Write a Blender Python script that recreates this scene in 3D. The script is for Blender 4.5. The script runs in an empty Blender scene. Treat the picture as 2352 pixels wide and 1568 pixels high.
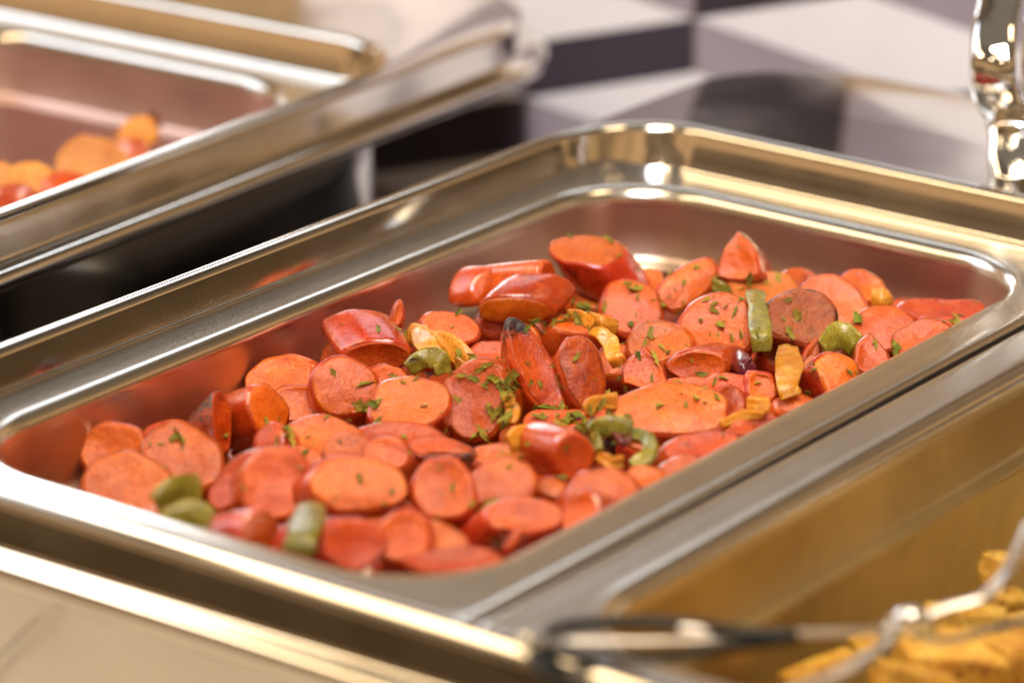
import bpy, bmesh, math, random
from mathutils import Vector, Matrix, noise
R = math.radians
S = bpy.context.scene
COL = S.collection
random.seed(7)

# ------------------------------------------------------------------ camera
W, L = 0.1520, 0.308            # opening of one food pan (x, y); its rim lies at z = 0
FPX = 9000.0                    # focal length in pixels of a 2352 px wide picture
EL, YAW, DIST, CX, CY, ROLL = R(19.0), R(-33.8), 1.05, 0.0655, 0.1565, R(1.8)
fw = Vector((math.sin(YAW)*math.cos(EL), math.cos(YAW)*math.cos(EL), -math.sin(EL)))
rt = Vector((math.cos(YAW), -math.sin(YAW), 0))
up = rt.cross(fw)
rt, up = math.cos(ROLL)*rt + math.sin(ROLL)*up, -math.sin(ROLL)*rt + math.cos(ROLL)*up
CAMP = Vector((CX, CY, 0)) - fw*DIST
cam = bpy.data.cameras.new('camera')
camo = bpy.data.objects.new('camera', cam); COL.objects.link(camo)
m = Matrix((rt, up, -fw)).transposed().to_4x4(); m.translation = CAMP
camo.matrix_world = m
cam.lens = FPX/2352*36; cam.sensor_width = 36; cam.clip_start = 0.02; cam.clip_end = 50
cam.dof.use_dof = True
S.camera = camo

def ray(px, py):
    return (fw + rt*((px-1176)/FPX) + up*((784-py)/FPX))
def at(px, py, z):                                   # pixel -> point at height z
    d = ray(px, py); t = (z-CAMP.z)/d.z
    return CAMP + d*t
def at_depth(px, py, dep):
    return CAMP + ray(px, py)*dep
FOCUS = (at(1080, 860, -0.012)-CAMP).dot(fw)
cam.dof.focus_distance = FOCUS
cam.dof.aperture_fstop = (cam.lens/1000)/0.0185
cam.dof.aperture_blades = 0

# ------------------------------------------------------------------ world and lamps
wd = bpy.data.worlds.new('World'); S.world = wd; wd.use_nodes = True
nt = wd.node_tree; nt.nodes.clear()
out = nt.nodes.new('ShaderNodeOutputWorld'); bg = nt.nodes.new('ShaderNodeBackground')
tc = nt.nodes.new('ShaderNodeTexCoord'); mp = nt.nodes.new('ShaderNodeMapping')
nz = nt.nodes.new('ShaderNodeTexNoise'); cr = nt.nodes.new('ShaderNodeValToRGB')
mp.inputs['Scale'].default_value = (1, 1, 2.2)
nz.inputs['Scale'].default_value = 2.8; nz.inputs['Detail'].default_value = 4
sx = nt.nodes.new('ShaderNodeSeparateXYZ'); nt.links.new(tc.outputs['Generated'], sx.inputs[0])
ma = nt.nodes.new('ShaderNodeMath'); ma.operation = 'MULTIPLY_ADD'; ma.inputs[1].default_value = .55
mb = nt.nodes.new('ShaderNodeMath'); mb.operation = 'MULTIPLY_ADD'; mb.inputs[1].default_value = .55; mb.inputs[2].default_value = .225
nt.links.new(tc.outputs['Generated'], mp.inputs[0]); nt.links.new(mp.outputs[0], nz.inputs[0])
nt.links.new(sx.outputs[2], ma.inputs[0]); nt.links.new(nz.outputs[0], mb.inputs[0]); nt.links.new(mb.outputs[0], ma.inputs[2])
nt.links.new(ma.outputs[0], cr.inputs[0]); nt.links.new(cr.outputs[0], bg.inputs[0])
nt.links.new(bg.outputs[0], out.inputs[0])
# a dim warm room: brown low down, tan walls, a paler ceiling; bright and dark bands added for steel reflections
e = cr.color_ramp.elements
e[0].position = .38; e[0].color = (.045, .026, .014, 1)
e[1].position = 1.0; e[1].color = (.90, .72, .54, 1)
for p_, c_ in ((.47, (.42, .24, .10)), (.54, (.10, .06, .035)), (.60, (2.0, 1.2, .52)), (.67, (3.0, 1.75, .80)), (.72, (.45, .28, .14)), (.78, (1.1, .72, .40)), (.86, (.30, .21, .13))):
    x = e.new(p_); x.color = (*c_, 1)
bg.inputs[1].default_value = 0.24

def lamp(name, loc, target, sx, sy, power, col):
    l = bpy.data.lights.new(name, 'AREA'); l.shape = 'RECTANGLE'; l.size = sx; l.size_y = sy
    l.energy = power; l.color = col
    o = bpy.data.objects.new(name, l); COL.objects.link(o)
    o.location = loc
    o.rotation_euler = (Vector(target)-Vector(loc)).to_track_quat('-Z', 'Y').to_euler()
    return o
WARM, COOL = (1.0, .74, .42), (.86, .93, 1.0)
lamp('heat_lamp', (.20, .02, .72), (.09, .14, 0), .30, .14, 4.6, (1.0, .78, .50))
lamp('warm_lamp', (-.45, -.28, .85), (.10, .12, 0), .80, .20, 3.0, WARM)
lamp('warm_lamp', (.55, -.60, 1.10), (.10, .12, 0), .50, .14, 1.8, WARM)
lamp('warm_lamp', (.45, .55, .90), (.10, .12, 0), .2, .2, 1.2, WARM)
lamp('window_light', (-1.35, -.10, 1.05), (-.20, .25, 0), 1.0, 1.1, 9.5, COOL)
lamp('window_light', (-1.22, 1.27, .44), (-.30, .33, 0), .50, .20, 3.2, COOL)
lamp('window_light', (-.75, 1.45, 1.2), (-.1, .3, 0), .9, .3, 2.6, COOL)
for lx, ly, lz in ((.95, -1.35, 1.15), (.35, -1.55, 1.35), (1.35, -.75, 1.25), (-.35, -1.15, 1.3)):
    lamp('ceiling_spot', (lx, ly, lz), (.10, .14, 0), .08, .08, .9, (1.0, .76, .48))
l_ = lamp('panel_fill_light', (.55, -.30, .95), (-.02, .75, -.02), .30, .30, 2.0, (.72, .83, 1))  # unseen cool lamp added to brighten the tiled panel
l_.data.spread = R(60)
S.view_settings.view_transform = 'Standard'; S.view_settings.look = 'None'
S.view_settings.exposure = 0.05; S.view_settings.gamma = 1
S.cycles.max_bounces = 8

# ------------------------------------------------------------------ materials
def mat(name):
    mt = bpy.data.materials.new(name); mt.use_nodes = True
    return mt, mt.node_tree, mt.node_tree.nodes['Principled BSDF']
def nnode(t, kind, **kw):
    n = t.nodes.new(kind)
    for k, v in kw.items():
        n.inputs[k].default_value = v
    return n
def coords(t, scale=(1, 1, 1), rot=(0, 0, 0), world=False):
    tc = t.nodes.new('ShaderNodeTexCoord'); mp = t.nodes.new('ShaderNodeMapping')
    mp.inputs['Scale'].default_value = scale; mp.inputs['Rotation'].default_value = rot
    t.links.new(tc.outputs['Object'], mp.inputs[0])
    return mp.outputs[0]
def ramp(t, src, stops):
    c = t.nodes.new('ShaderNodeValToRGB'); el = c.color_ramp.elements
    el[0].position, el[0].color = stops[0][0], (*stops[0][1], 1)
    el[1].position, el[1].color = stops[-1][0], (*stops[-1][1], 1)
    for p, q in stops[1:-1]:
        x = el.new(p); x.color = (*q, 1)
    t.links.new(src, c.inputs[0]); return c.outputs[0]
def mixc(t, fac, a, b, mode='MIX'):
    n = t.nodes.new('ShaderNodeMix'); n.data_type = 'RGBA'; n.blend_type = mode
    for s, v in ((n.inputs[0], fac), (n.inputs[6], a), (n.inputs[7], b)):
        if hasattr(v, 'is_output'): t.links.new(v, s)
        elif isinstance(v, (int, float)): s.default_value = v
        else: s.default_value = (*v, 1)
    return n.outputs[2]
def bump(t, p, src, strength, dist):
    b = t.nodes.new('ShaderNodeBump'); b.inputs['Strength'].default_value = strength
    b.inputs['Distance'].default_value = dist
    t.links.new(src, b.inputs['Height'])
    prev = p.inputs['Normal'].links
    if prev: t.links.new(prev[0].from_socket, b.inputs['Normal'])
    t.links.new(b.outputs[0], p.inputs['Normal'])

def steel(name, rough, col=(.81, .77, .715), brush=.25, stains=False, grease_reflection=None):
    mt, t, p = mat(name)
    p.inputs['Metallic'].default_value = 1
    n1 = nnode(t, 'ShaderNodeTexNoise', Scale=1, Detail=4)
    t.links.new(coords(t, (900, 14, 900)), n1.inputs[0])
    n2 = nnode(t, 'ShaderNodeTexNoise', Scale=38, Detail=5)
    t.links.new(coords(t), n2.inputs[0])
    r = t.nodes.new('ShaderNodeMapRange')
    r.inputs['From Min'].default_value = .3; r.inputs['From Max'].default_value = .7
    r.inputs['To Min'].default_value = rough*.7; r.inputs['To Max'].default_value = rough*1.5
    t.links.new(n2.outputs[0], r.inputs[0]); t.links.new(r.outputs[0], p.inputs['Roughness'])
    c = ramp(t, n2.outputs[0], [(.3, tuple(v*.9 for v in col)), (.7, col)])
    if stains:
        n3 = nnode(t, 'ShaderNodeTexNoise', Scale=1, Detail=6, Roughness=.7)
        t.links.new(coords(t, (420, 420, 90)), n3.inputs[0])
        n4 = nnode(t, 'ShaderNodeTexNoise', Scale=30, Detail=2)
        t.links.new(coords(t), n4.inputs[0])
        mm = t.nodes.new('ShaderNodeMath'); mm.operation = 'MULTIPLY'
        t.links.new(n3.outputs[0], mm.inputs[0]); t.links.new(n4.outputs[0], mm.inputs[1])
        tc2 = t.nodes.new('ShaderNodeTexCoord'); sz = t.nodes.new('ShaderNodeSeparateXYZ'); t.links.new(tc2.outputs['Object'], sz.inputs[0])
        mz = t.nodes.new('ShaderNodeMapRange'); mz.inputs['From Min'].default_value = -.0015; mz.inputs['From Max'].default_value = -.0035
        t.links.new(sz.outputs[2], mz.inputs[0])
        mk = t.nodes.new('ShaderNodeMath'); mk.operation = 'MULTIPLY'; t.links.new(mm.outputs[0], mk.inputs[0]); t.links.new(mz.outputs[0], mk.inputs[1])
        f = ramp(t, mk.outputs[0], [(.345, (0, 0, 0)), (.40, (1, 1, 1))])
        # splashes sit on the walls, not on the rim
        c = mixc(t, f, c, (.16, .075, .02))
    if stains:
        tc3 = t.nodes.new('ShaderNodeTexCoord'); s3 = t.nodes.new('ShaderNodeSeparateXYZ'); t.links.new(tc3.outputs['Object'], s3.inputs[0])
        m4 = t.nodes.new('ShaderNodeMapRange'); m4.inputs['From Min'].default_value = -.002; m4.inputs['From Max'].default_value = -.008
        m4.inputs['To Min'].default_value = 0; m4.inputs['To Max'].default_value = .07
        t.links.new(s3.outputs[2], m4.inputs[0])
        ad_ = t.nodes.new('ShaderNodeMath'); ad_.operation = 'ADD'; t.links.new(m4.outputs[0], ad_.inputs[0]); t.links.new(r.outputs[0], ad_.inputs[1])
        t.links.new(ad_.outputs[0], p.inputs['Roughness'])
    if grease_reflection:  # inner walls tinted: oil film plus painted-in reflections of the food
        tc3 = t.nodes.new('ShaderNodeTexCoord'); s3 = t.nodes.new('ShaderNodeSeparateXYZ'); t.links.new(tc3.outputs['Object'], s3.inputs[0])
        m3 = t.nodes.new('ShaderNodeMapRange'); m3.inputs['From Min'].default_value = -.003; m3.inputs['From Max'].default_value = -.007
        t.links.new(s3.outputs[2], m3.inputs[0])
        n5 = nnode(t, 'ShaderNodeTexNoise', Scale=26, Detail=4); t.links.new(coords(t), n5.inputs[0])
        gc = ramp(t, n5.outputs[0], [(.35, tuple(v*.75 for v in grease_reflection)), (.6, grease_reflection)])
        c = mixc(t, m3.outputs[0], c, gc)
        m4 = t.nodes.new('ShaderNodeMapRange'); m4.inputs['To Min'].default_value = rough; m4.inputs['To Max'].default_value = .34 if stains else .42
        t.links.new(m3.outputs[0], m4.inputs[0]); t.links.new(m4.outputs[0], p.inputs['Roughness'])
    t.links.new(c, p.inputs['Base Color'])
    bump(t, p, n1.outputs[0], brush, .00004)
    bump(t, p, n2.outputs[0], .12 if rough > .1 else .03, .0004)
    return mt
M_PAN = steel('brushed_steel', .20, (.80, .75, .68), .5, stains=True, grease_reflection=(.62, .46, .36))  # inner walls coloured darker copper to paint in food reflections
M_PANC = steel('brushed_steel_pan', .16, (.80, .76, .72), .4, grease_reflection=(.66, .47, .44))
M_GREASE_REFL = steel('greasy_reflection_steel', .22, (.80, .755, .70), .5, grease_reflection=(.56, .42, .20))  # wall colour holds both the oil film and reflected potatoes
M_SHELF = steel('mirror_steel', .07, (.78, .75, .72), .02)
M_FRAME = steel('polished_steel', .085, (.83, .785, .73), .12)
M_SATIN = steel('satin_steel', .30, (.84, .80, .76), .6)
M_CHROME = steel('chrome', .04, (.86, .86, .86), .02)

def food(name, cols, rough=.34, sss=.22, coat=.30, bumpk=1.0, dark=None, hue=.018, tip=False):
    mt, t, p = mat(name)
    co = coords(t)
    oi = t.nodes.new('ShaderNodeObjectInfo')
    ad = t.nodes.new('ShaderNodeVectorMath'); ad.operation = 'ADD'
    cmb = t.nodes.new('ShaderNodeVectorMath'); cmb.operation = 'SCALE'; cmb.inputs[0].default_value = (3.1, 1.7, 2.3)
    t.links.new(oi.outputs['Random'], cmb.inputs[3])
    t.links.new(co, ad.inputs[0]); t.links.new(cmb.outputs[0], ad.inputs[1])
    v = ad.outputs[0]
    n1 = nnode(t, 'ShaderNodeTexNoise', Scale=130, Detail=4, Roughness=.6); t.links.new(v, n1.inputs[0])
    n2 = nnode(t, 'ShaderNodeTexNoise', Scale=1500, Detail=3, Roughness=.65); t.links.new(v, n2.inputs[0])
    n3 = nnode(t, 'ShaderNodeTexNoise', Scale=420, Detail=3); t.links.new(v, n3.inputs[0])
    c = ramp(t, n1.outputs[0], [(.32, cols[0]), (.5, cols[1]), (.68, cols[2])])
    sp = ramp(t, n2.outputs[0], [(.37, (.68, .46, .40)), (.48, (1, 1, 1)), (.66, (1.15, 1.4, 1.3))])
    c = mixc(t, .8, c, sp, 'MULTIPLY')
    if dark:
        nd = nnode(t, 'ShaderNodeTexNoise', Scale=dark[0], Detail=4, Roughness=.7); t.links.new(v, nd.inputs[0])
        f = ramp(t, nd.outputs[0], [(dark[1], (0, 0, 0)), (dark[2], (1, 1, 1))])
        if tip:
            st = t.nodes.new('ShaderNodeSeparateXYZ'); t.links.new(co, st.inputs[0])
            mt3 = t.nodes.new('ShaderNodeMapRange'); mt3.inputs['From Min'].default_value = -.007; mt3.inputs['From Max'].default_value = -.0145
            t.links.new(st.outputs[0], mt3.inputs[0])
            mm3 = t.nodes.new('ShaderNodeMath'); mm3.operation = 'MULTIPLY_ADD'; mm3.inputs[1].default_value = .45
            t.links.new(mt3.outputs[0], mm3.inputs[0]); t.links.new(nd.outputs[0], mm3.inputs[2])
            f = ramp(t, mm3.outputs[0], [(dark[1], (0, 0, 0)), (dark[2], (1, 1, 1))])
        c = mixc(t, f, c, dark[3])
    if name == 'dried_parsley':
        c = mixc(t, 1.0, c, ramp(t, oi.outputs['Random'], [(0, (.55, .75, .5)), (.35, (1, 1, .8)), (.7, (1.15, .95, .8)), (1, (1.7, 1.3, 1.3))]), 'MULTIPLY')
    hs = t.nodes.new('ShaderNodeHueSaturation')
    mv = t.nodes.new('ShaderNodeMath'); mv.operation = 'FRACT'; mv2 = t.nodes.new('ShaderNodeMath'); mv2.operation = 'MULTIPLY'; mv2.inputs[1].default_value = 7.31
    t.links.new(oi.outputs['Random'], mv2.inputs[0]); t.links.new(mv2.outputs[0], mv.inputs[0])
    mv3 = t.nodes.new('ShaderNodeMapRange'); mv3.inputs['To Min'].default_value = .72; mv3.inputs['To Max'].default_value = 1.08
    t.links.new(mv.outputs[0], mv3.inputs[0]); t.links.new(mv3.outputs[0], hs.inputs['Value'])
    mr = t.nodes.new('ShaderNodeMapRange'); mr.inputs['To Min'].default_value = .5-hue*.22; mr.inputs['To Max'].default_value = .5+hue*.28
    t.links.new(oi.outputs['Random'], mr.inputs[0]); t.links.new(mr.outputs[0], hs.inputs['Hue'])
    t.links.new(c, hs.inputs['Color'])
    t.links.new(hs.outputs[0], p.inputs['Base Color'])
    p.inputs['Subsurface Weight'].default_value = sss
    p.inputs['Subsurface Radius'].default_value = (1.0, .28, .12)
    p.inputs['Subsurface Scale'].default_value = .0022
    rr = t.nodes.new('ShaderNodeMapRange'); rr.inputs['From Min'].default_value = .35; rr.inputs['From Max'].default_value = .65
    rr.inputs['To Min'].default_value = rough*.65; rr.inputs['To Max'].default_value = rough*1.35
    t.links.new(n3.outputs[0], rr.inputs[0]); t.links.new(rr.outputs[0], p.inputs['Roughness'])
    p.inputs['Coat Weight'].default_value = min(1, coat*1.3); p.inputs['Coat Roughness'].default_value = .16; p.inputs['Coat IOR'].default_value = 1.6
    p.inputs['Specular IOR Level'].default_value = .26
    bump(t, p, n3.outputs[0], .40*bumpk, .0010)
    bump(t, p, n2.outputs[0], .5*bumpk, .0005)
    t.links.new(p.inputs['Normal'].links[0].from_socket, p.inputs['Coat Normal'])
    return mt
M_CUT = food('sausage_cut_face', [(.54, .078, .004), (.66, .108, .006), (.76, .150, .009)])
M_CUTR = food('sausage_cut_face_red', [(.44, .050, .004), (.57, .076, .005), (.69, .110, .008)], hue=.03, dark=(95, .60, .74, (.16, .022, .008)))
M_CUTL = food('sausage_cut_face_pale', [(.66, .115, .020), (.72, .135, .026), (.77, .160, .032)], hue=.04)
M_SKIN = food('sausage_skin', [(.42, .034, .005), (.54, .054, .007), (.65, .085, .011)], rough=.22, coat=.8, bumpk=.35, hue=.03, dark=(80, .60, .74, (.15, .012, .006)))
M_CHAR = food('charred_skin', [(.30, .03, .012), (.42, .05, .018), (.5, .08, .03)], rough=.2, coat=.7, bumpk=1.6,
              dark=(150, .44, .58, (.045, .012, .006)), hue=.02)
M_TIP = food('charred_tip', [(.40, .030, .004), (.54, .055, .005), (.66, .085, .008)], rough=.28, coat=.5,
             dark=(150, .68, .80, (.03, .006, .005)), hue=.02, tip=True)
M_ROAST = food('browned_cut_face', [(.40, .075, .006), (.56, .125, .010), (.70, .21, .025)], rough=.22, coat=.9, bumpk=2.6,
               dark=(260, .56, .70, (.20, .045, .008)), hue=.02)
M_YEL = food('yellow_pepper', [(.60, .20, .012), (.72, .29, .022), (.78, .38, .06)], rough=.30, coat=.35, sss=.5, bumpk=.6)
M_GRN = food('green_pepper', [(.13, .12, .01), (.24, .20, .018), (.36, .29, .04)], rough=.28, coat=.4, sss=.45, bumpk=.6)
M_ONI = food('red_onion', [(.10, .008, .018), (.17, .015, .03), (.25, .03, .05)], rough=.18, coat=.8, bumpk=.4, hue=.02)
M_HERB = food('dried_parsley', [(.11, .11, .012), (.25, .235, .028), (.42, .37, .07)], rough=.65, coat=0, sss=0, bumpk=.6)
M_POT = food('fried_potato', [(.62, .27, .025), (.78, .41, .05), (.84, .52, .10)], rough=.42, coat=.3, bumpk=2.5,
             dark=(240, .56, .68, (.36, .10, .012)))
M_ORG = food('orange_glazed_piece', [(.70, .22, .016), (.80, .30, .03), (.84, .36, .05)], rough=.3, coat=.2)
mt, t, p = mat('oily_sauce'); M_SAUCE = mt
p.inputs['Base Color'].default_value = (.22, .03, .008, 1); p.inputs['Roughness'].default_value = .08
mt, t, p = mat('black_plastic'); M_BLACK = mt
p.inputs['Base Color'].default_value = (.004, .004, .004, 1); p.inputs['Roughness'].default_value = .3; p.inputs['Specular IOR Level'].default_value = .25
mt, t, p = mat('gap_shade_black'); M_GAP_SHADE = mt
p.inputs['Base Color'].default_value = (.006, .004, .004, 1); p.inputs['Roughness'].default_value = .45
def plain(name, c1, c2, rough, scale=25):
    mt, t, p = mat(name)
    n = nnode(t, 'ShaderNodeTexNoise', Scale=scale, Detail=5); t.links.new(coords(t), n.inputs[0])
    t.links.new(ramp(t, n.outputs[0], [(.35, c1), (.65, c2)]), p.inputs['Base Color'])
    p.inputs['Roughness'].default_value = rough
    bump(t, p, n.outputs[0], .2, .001)
    return mt
M_COUNTER = plain('counter_cloth', (.58, .52, .45), (.66, .60, .53), .6)
M_TW = plain('white_tile', (.70, .66, .68), (.76, .73, .75), .5, 12)
M_TD = plain('dark_tile', (.022, .015, .02), (.05, .038, .055), .45, 6)
M_TL = plain('lilac_tile', (.26, .215, .25), (.33, .28, .32), .5, 8)
M_GROUT = plain('tan_backing', (.34, .23, .12), (.42, .30, .16), .8)

# ------------------------------------------------------------------ helpers
def link(o, parent=None):
    COL.objects.link(o)
    if parent is not None: o.parent = parent
    return o
def obj(name, bm, mats, parent=None, smooth=True):
    me = bpy.data.meshes.new(name); bm.normal_update(); bm.to_mesh(me); bm.free()
    for mm in (mats if isinstance(mats, (list, tuple)) else [mats]): me.materials.append(mm)
    if smooth:
        me.polygons.foreach_set('use_smooth', [True]*len(me.polygons))
    return link(bpy.data.objects.new(name, me), parent)
def tag(o, label, cat, group=None):
    o['label'] = label; o['category'] = cat
    if group: o['group'] = group
    return o
def empty(name, loc=(0, 0, 0)):
    o = bpy.data.objects.new(name, None); o.empty_display_size = .01; o.location = loc
    return link(o)
FARR = [.045]
def rrect(x0, x1, y0, y1, rad, o, nseg=12):
    """o = (dx_side, d_far, d_near): outward offsets; returns the closed outline"""
    dx, df, dn = o
    X0, X1, Y0, Y1 = x0-dx, x1+dx, y0-dn, y1+df
    pts = []
    for cx, cy, sx, sy, a0, dy in ((X1, Y1, -1, -1, 0, df), (X0, Y1, 1, -1, 90, df), (X0, Y0, 1, 1, 180, dn), (X1, Y0, -1, 1, 270, dn)):
        rx = max(rad+dx, .0005); ry = max(rad+dy, .0005)
        if dy > .06: rx = ry = FARR[0]                      # the rounded corners of the broad far shelf
        for k in range(nseg+1):
            a = R(a0+90*k/nseg)
            pts.append((cx+sx*rx+rx*math.cos(a), cy+sy*ry+ry*math.sin(a)))
    return pts
def loft(bm, rings, close=True, cap=None):
    vs = [[bm.verts.new(p) for p in r] for r in rings]
    n = len(vs[0])
    for a, b in zip(vs, vs[1:]):
        for i in range(n if close else n-1):
            j = (i+1) % n
            bm.faces.new((a[i], a[j], b[j], b[i]))
    if cap == 'first' or cap == 'both': bm.faces.new(list(reversed(vs[0])))
    if cap == 'last' or cap == 'both': bm.faces.new(vs[-1])
    return vs
def sweep(x0, x1, y0, y1, rad, prof, ntc=12, cap=None, radf=None):
    bm = bmesh.new()
    rings = []
    for p in prof:
        if len(p) == 2: o, z = (p[0],)*3, p[1]
        else: o, z = p[:3], p[3]
        rr = rad if not radf else rad+radf(o[0])
        rings.append([(x, y, z) for x, y in rrect(x0, x1, y0, y1, rr, o, ntc)])
    loft(bm, rings, cap=cap)
    bmesh.ops.recalc_face_normals(bm, faces=bm.faces[:])
    return bm
def arcpts(cx, cz, r, a0, a1, n):
    return [(cx+r*math.cos(R(a0+(a1-a0)*i/n)), cz+r*math.sin(R(a0+(a1-a0)*i/n))) for i in range(n+1)]
def tube(path, rad, n=12, flat=1.0):
    bm = bmesh.new(); rings = []
    P = [Vector(p) for p in path]
    ref = Vector((0, 0, 1))
    for i, p in enumerate(P):
        tdir = (P[min(i+1, len(P)-1)]-P[max(i-1, 0)]).normalized()
        a = tdir.cross(ref).normalized(); b = a.cross(tdir).normalized()
        r = rad[i] if isinstance(rad, (list, tuple)) else rad
        rings.append([p+a*(r*math.cos(2*math.pi*k/n))+b*(r*flat*math.sin(2*math.pi*k/n)) for k in range(n)])
    loft(bm, rings, cap='both')
    bmesh.ops.recalc_face_normals(bm, faces=bm.faces[:])
    return bm
def smooth_path(pts, n=8):
    P = [Vector(p) for p in pts]; outp = []
    for i in range(len(P)-1):
        p0, p1, p2, p3 = P[max(i-1, 0)], P[i], P[i+1], P[min(i+2, len(P)-1)]
        for k in range(n):
            s = k/n
            outp.append(.5*((2*p1)+(p2-p0)*s+(2*p0-5*p1+4*p2-p3)*s*s+(3*p1-p0-3*p2+p3)*s**3))
    outp.append(P[-1]); return outp

# ------------------------------------------------------------------ counter and patterned wall
bm = bmesh.new()
CZ = -.135
vs = [bm.verts.new(v) for v in ((-3, -3, CZ), (3, -3, CZ), (3, 3, CZ), (-3, 3, CZ))]
bm.faces.new(vs)
o = obj('countertop', bm, M_COUNTER); o['kind'] = 'structure'

# ------------------------------------------------------------------ food pans
PITCH = .1812
PAN_PROF = ([(-.040, -.0640)] + [(-.024, -.0640)] + arcpts(-.022, -.052, .012, -90, 0, 6)
            + [(-.0092, -.030), (-.0088, -.0255)] + arcpts(-.0078, -.0240, .0012, 180, 90, 2) + [(-.0062, -.0222)]
            + [(-.0052, -.0205), (-.0040, -.012)] + arcpts(.0012, -.0045, .0045, 180, 95, 8)
            + [(.0035, .00005), (.006, .0001), (.0085, .0002), (.0105, .0003)] + arcpts(.0118, -.0012, .0014, 85, 0, 4) + [(.0132, -.0042)])
def food_pan(x, y, label, group, mt_=None):
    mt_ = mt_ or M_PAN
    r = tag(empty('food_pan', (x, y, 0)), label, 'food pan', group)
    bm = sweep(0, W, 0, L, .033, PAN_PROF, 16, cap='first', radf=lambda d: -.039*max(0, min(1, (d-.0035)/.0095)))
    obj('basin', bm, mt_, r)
    return r
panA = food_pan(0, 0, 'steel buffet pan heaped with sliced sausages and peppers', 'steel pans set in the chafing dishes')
panB = food_pan(PITCH, 0, 'steel buffet pan of golden potatoes under the black handled tongs', 'steel pans set in the chafing dishes', M_GREASE_REFL)

# ------------------------------------------------------------------ chafing dish
SHELF = .130                    # depth of the shelf behind the pans
def chafer(x, y, x0, x1, y0, y1, label, base_mat, ext, rim_mat=None):
    """rim round the opening x0..x1, y0..y1 of its pans; ext = depth of the shelf behind"""
    r = tag(empty('chafing_dish', (x, y, 0)), label, 'chafing dish', 'chafing dishes on the counter')
    def P(dl, df, dn, z): return (dl, df, dn, z)
    prof = [P(.0105, .0110, .0110, -.0065), P(.0128, .0215, .0195, -.0052), P(.0138, .0255, .0220, -.0044), P(.0143, .0268, .0229, -.0030)]
    for d, z in arcpts(.0190, .0068, .0032, 160, 40, 10):
        prof.append(P(d, d+.0122, d+.0080, z))
    prof += [P(.0207, .0350, .0302, .0082), P(.0211, ext-.006, .0306, .0078)]
    for a_ in (70, 40, 10):
        prof.append(P(.0199+.0020*math.cos(R(a_)), ext-.0045+.004*math.cos(R(a_)), .0294+.0020*math.cos(R(a_)), .0056+.0020*math.sin(R(a_))))
    prof += [P(.0221, ext, .0316, -.0030), P(.0228, ext+.0008, .0323, -.0042), P(.0244, ext+.0024, .0339, -.0046)]
    for d, z in arcpts(.0250, -.0082, .0034, 80, -70, 8):
        prof.append(P(d, d+ext-.022, d+.0095, z))
    prof += [P(.0225, ext, .0320, -.0128)]
    bm = sweep(x0, x1, y0, y1, .012, prof, 16)
    obj('rim', bm, rim_mat or M_FRAME, r)
    bm = sweep(x0, x1, y0, y1, .030, [P(.0222, .0395, .0315, -.0132), P(.0222, .0395, .0315, -.060), P(.018, .034, .028, -.100)], 16)
    obj('body', bm, base_mat, r)
    # legs
    for lx, ly in ((x0+.012, y0-.034), (x1+.010, y0-.020), (x0-.010, y1+.02), (x1+.010, y1+.02)):
        pth = smooth_path([(lx, ly, -.05), (lx-.012, ly-.008, -.075), (lx-.016, ly-.010, -.105), (lx-.006, ly-.004, CZ+.004)], 5)
        obj('leg', tube(pth, .006, 10), M_CHROME, r)
    return r
ch1 = chafer(0, 0, 0, PITCH+W, 0, L, 'open chafing dish holding the sausage pan and the potato pan', M_SATIN, SHELF)

bm = sweep(W+.0035, PITCH-.0035, -.012, L+.012, .002, [(0, -.024), (0, -.0148), (-.001, -.014)], 3, cap='both')
obj('divider_bar', bm, M_FRAME, ch1)

obj('side_handle', tube(smooth_path([(.066, -.0345, -.015), (.0625, -.037, -.020), (.056, -.0385, -.0275), (.046, -.039, -.036), (.034, -.0385, -.052)], 6), .0009, 10), M_CHROME, ch1)

# the second chafing dish, to the left, is set a little lower and further back
RZ2 = R(2.5)
DX, DY, DZ = -.012*math.sin(RZ2)-.1234-(W*math.cos(RZ2)-L*math.sin(RZ2)), .3251-(W*math.sin(RZ2)+L*math.cos(RZ2)), 0.0
FARR[0] = .070
ch2 = chafer(DX, DY, -.20, W, 0, L, 'second chafing dish standing behind to the left, with orange glazed food', M_FRAME, .138)
ch2.location = (DX, DY, DZ); ch2.rotation_euler = (0, 0, RZ2)
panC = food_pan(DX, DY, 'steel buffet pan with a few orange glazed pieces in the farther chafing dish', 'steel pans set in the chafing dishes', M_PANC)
panC.location = (DX, DY, DZ); panC.rotation_euler = (0, 0, RZ2)

# added black block that stands in for the shade in the gap
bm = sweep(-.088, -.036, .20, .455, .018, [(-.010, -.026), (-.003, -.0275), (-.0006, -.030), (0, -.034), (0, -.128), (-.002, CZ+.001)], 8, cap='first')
o = obj('gap_shade_block', bm, M_GAP_SHADE)
tag(o, 'added black block standing in for shade in the gap between the two chafing dishes', 'shade block')

# sauce in the pan
bm = bmesh.new()
pts = rrect(0, W, 0, L, .033, (-.0095,)*3, 10)
c = bm.verts.new((W/2, L/2, -.046)); ring = [bm.verts.new((x, y, -.046)) for x, y in pts]
for i in range(len(ring)): bm.faces.new((c, ring[i], ring[(i+1) % len(ring)]))
o = obj('sauce', bm, M_SAUCE); o['kind'] = 'stuff'
tag(o, 'reddish oily sauce pooled beneath the sausage slices', 'sauce')

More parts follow.
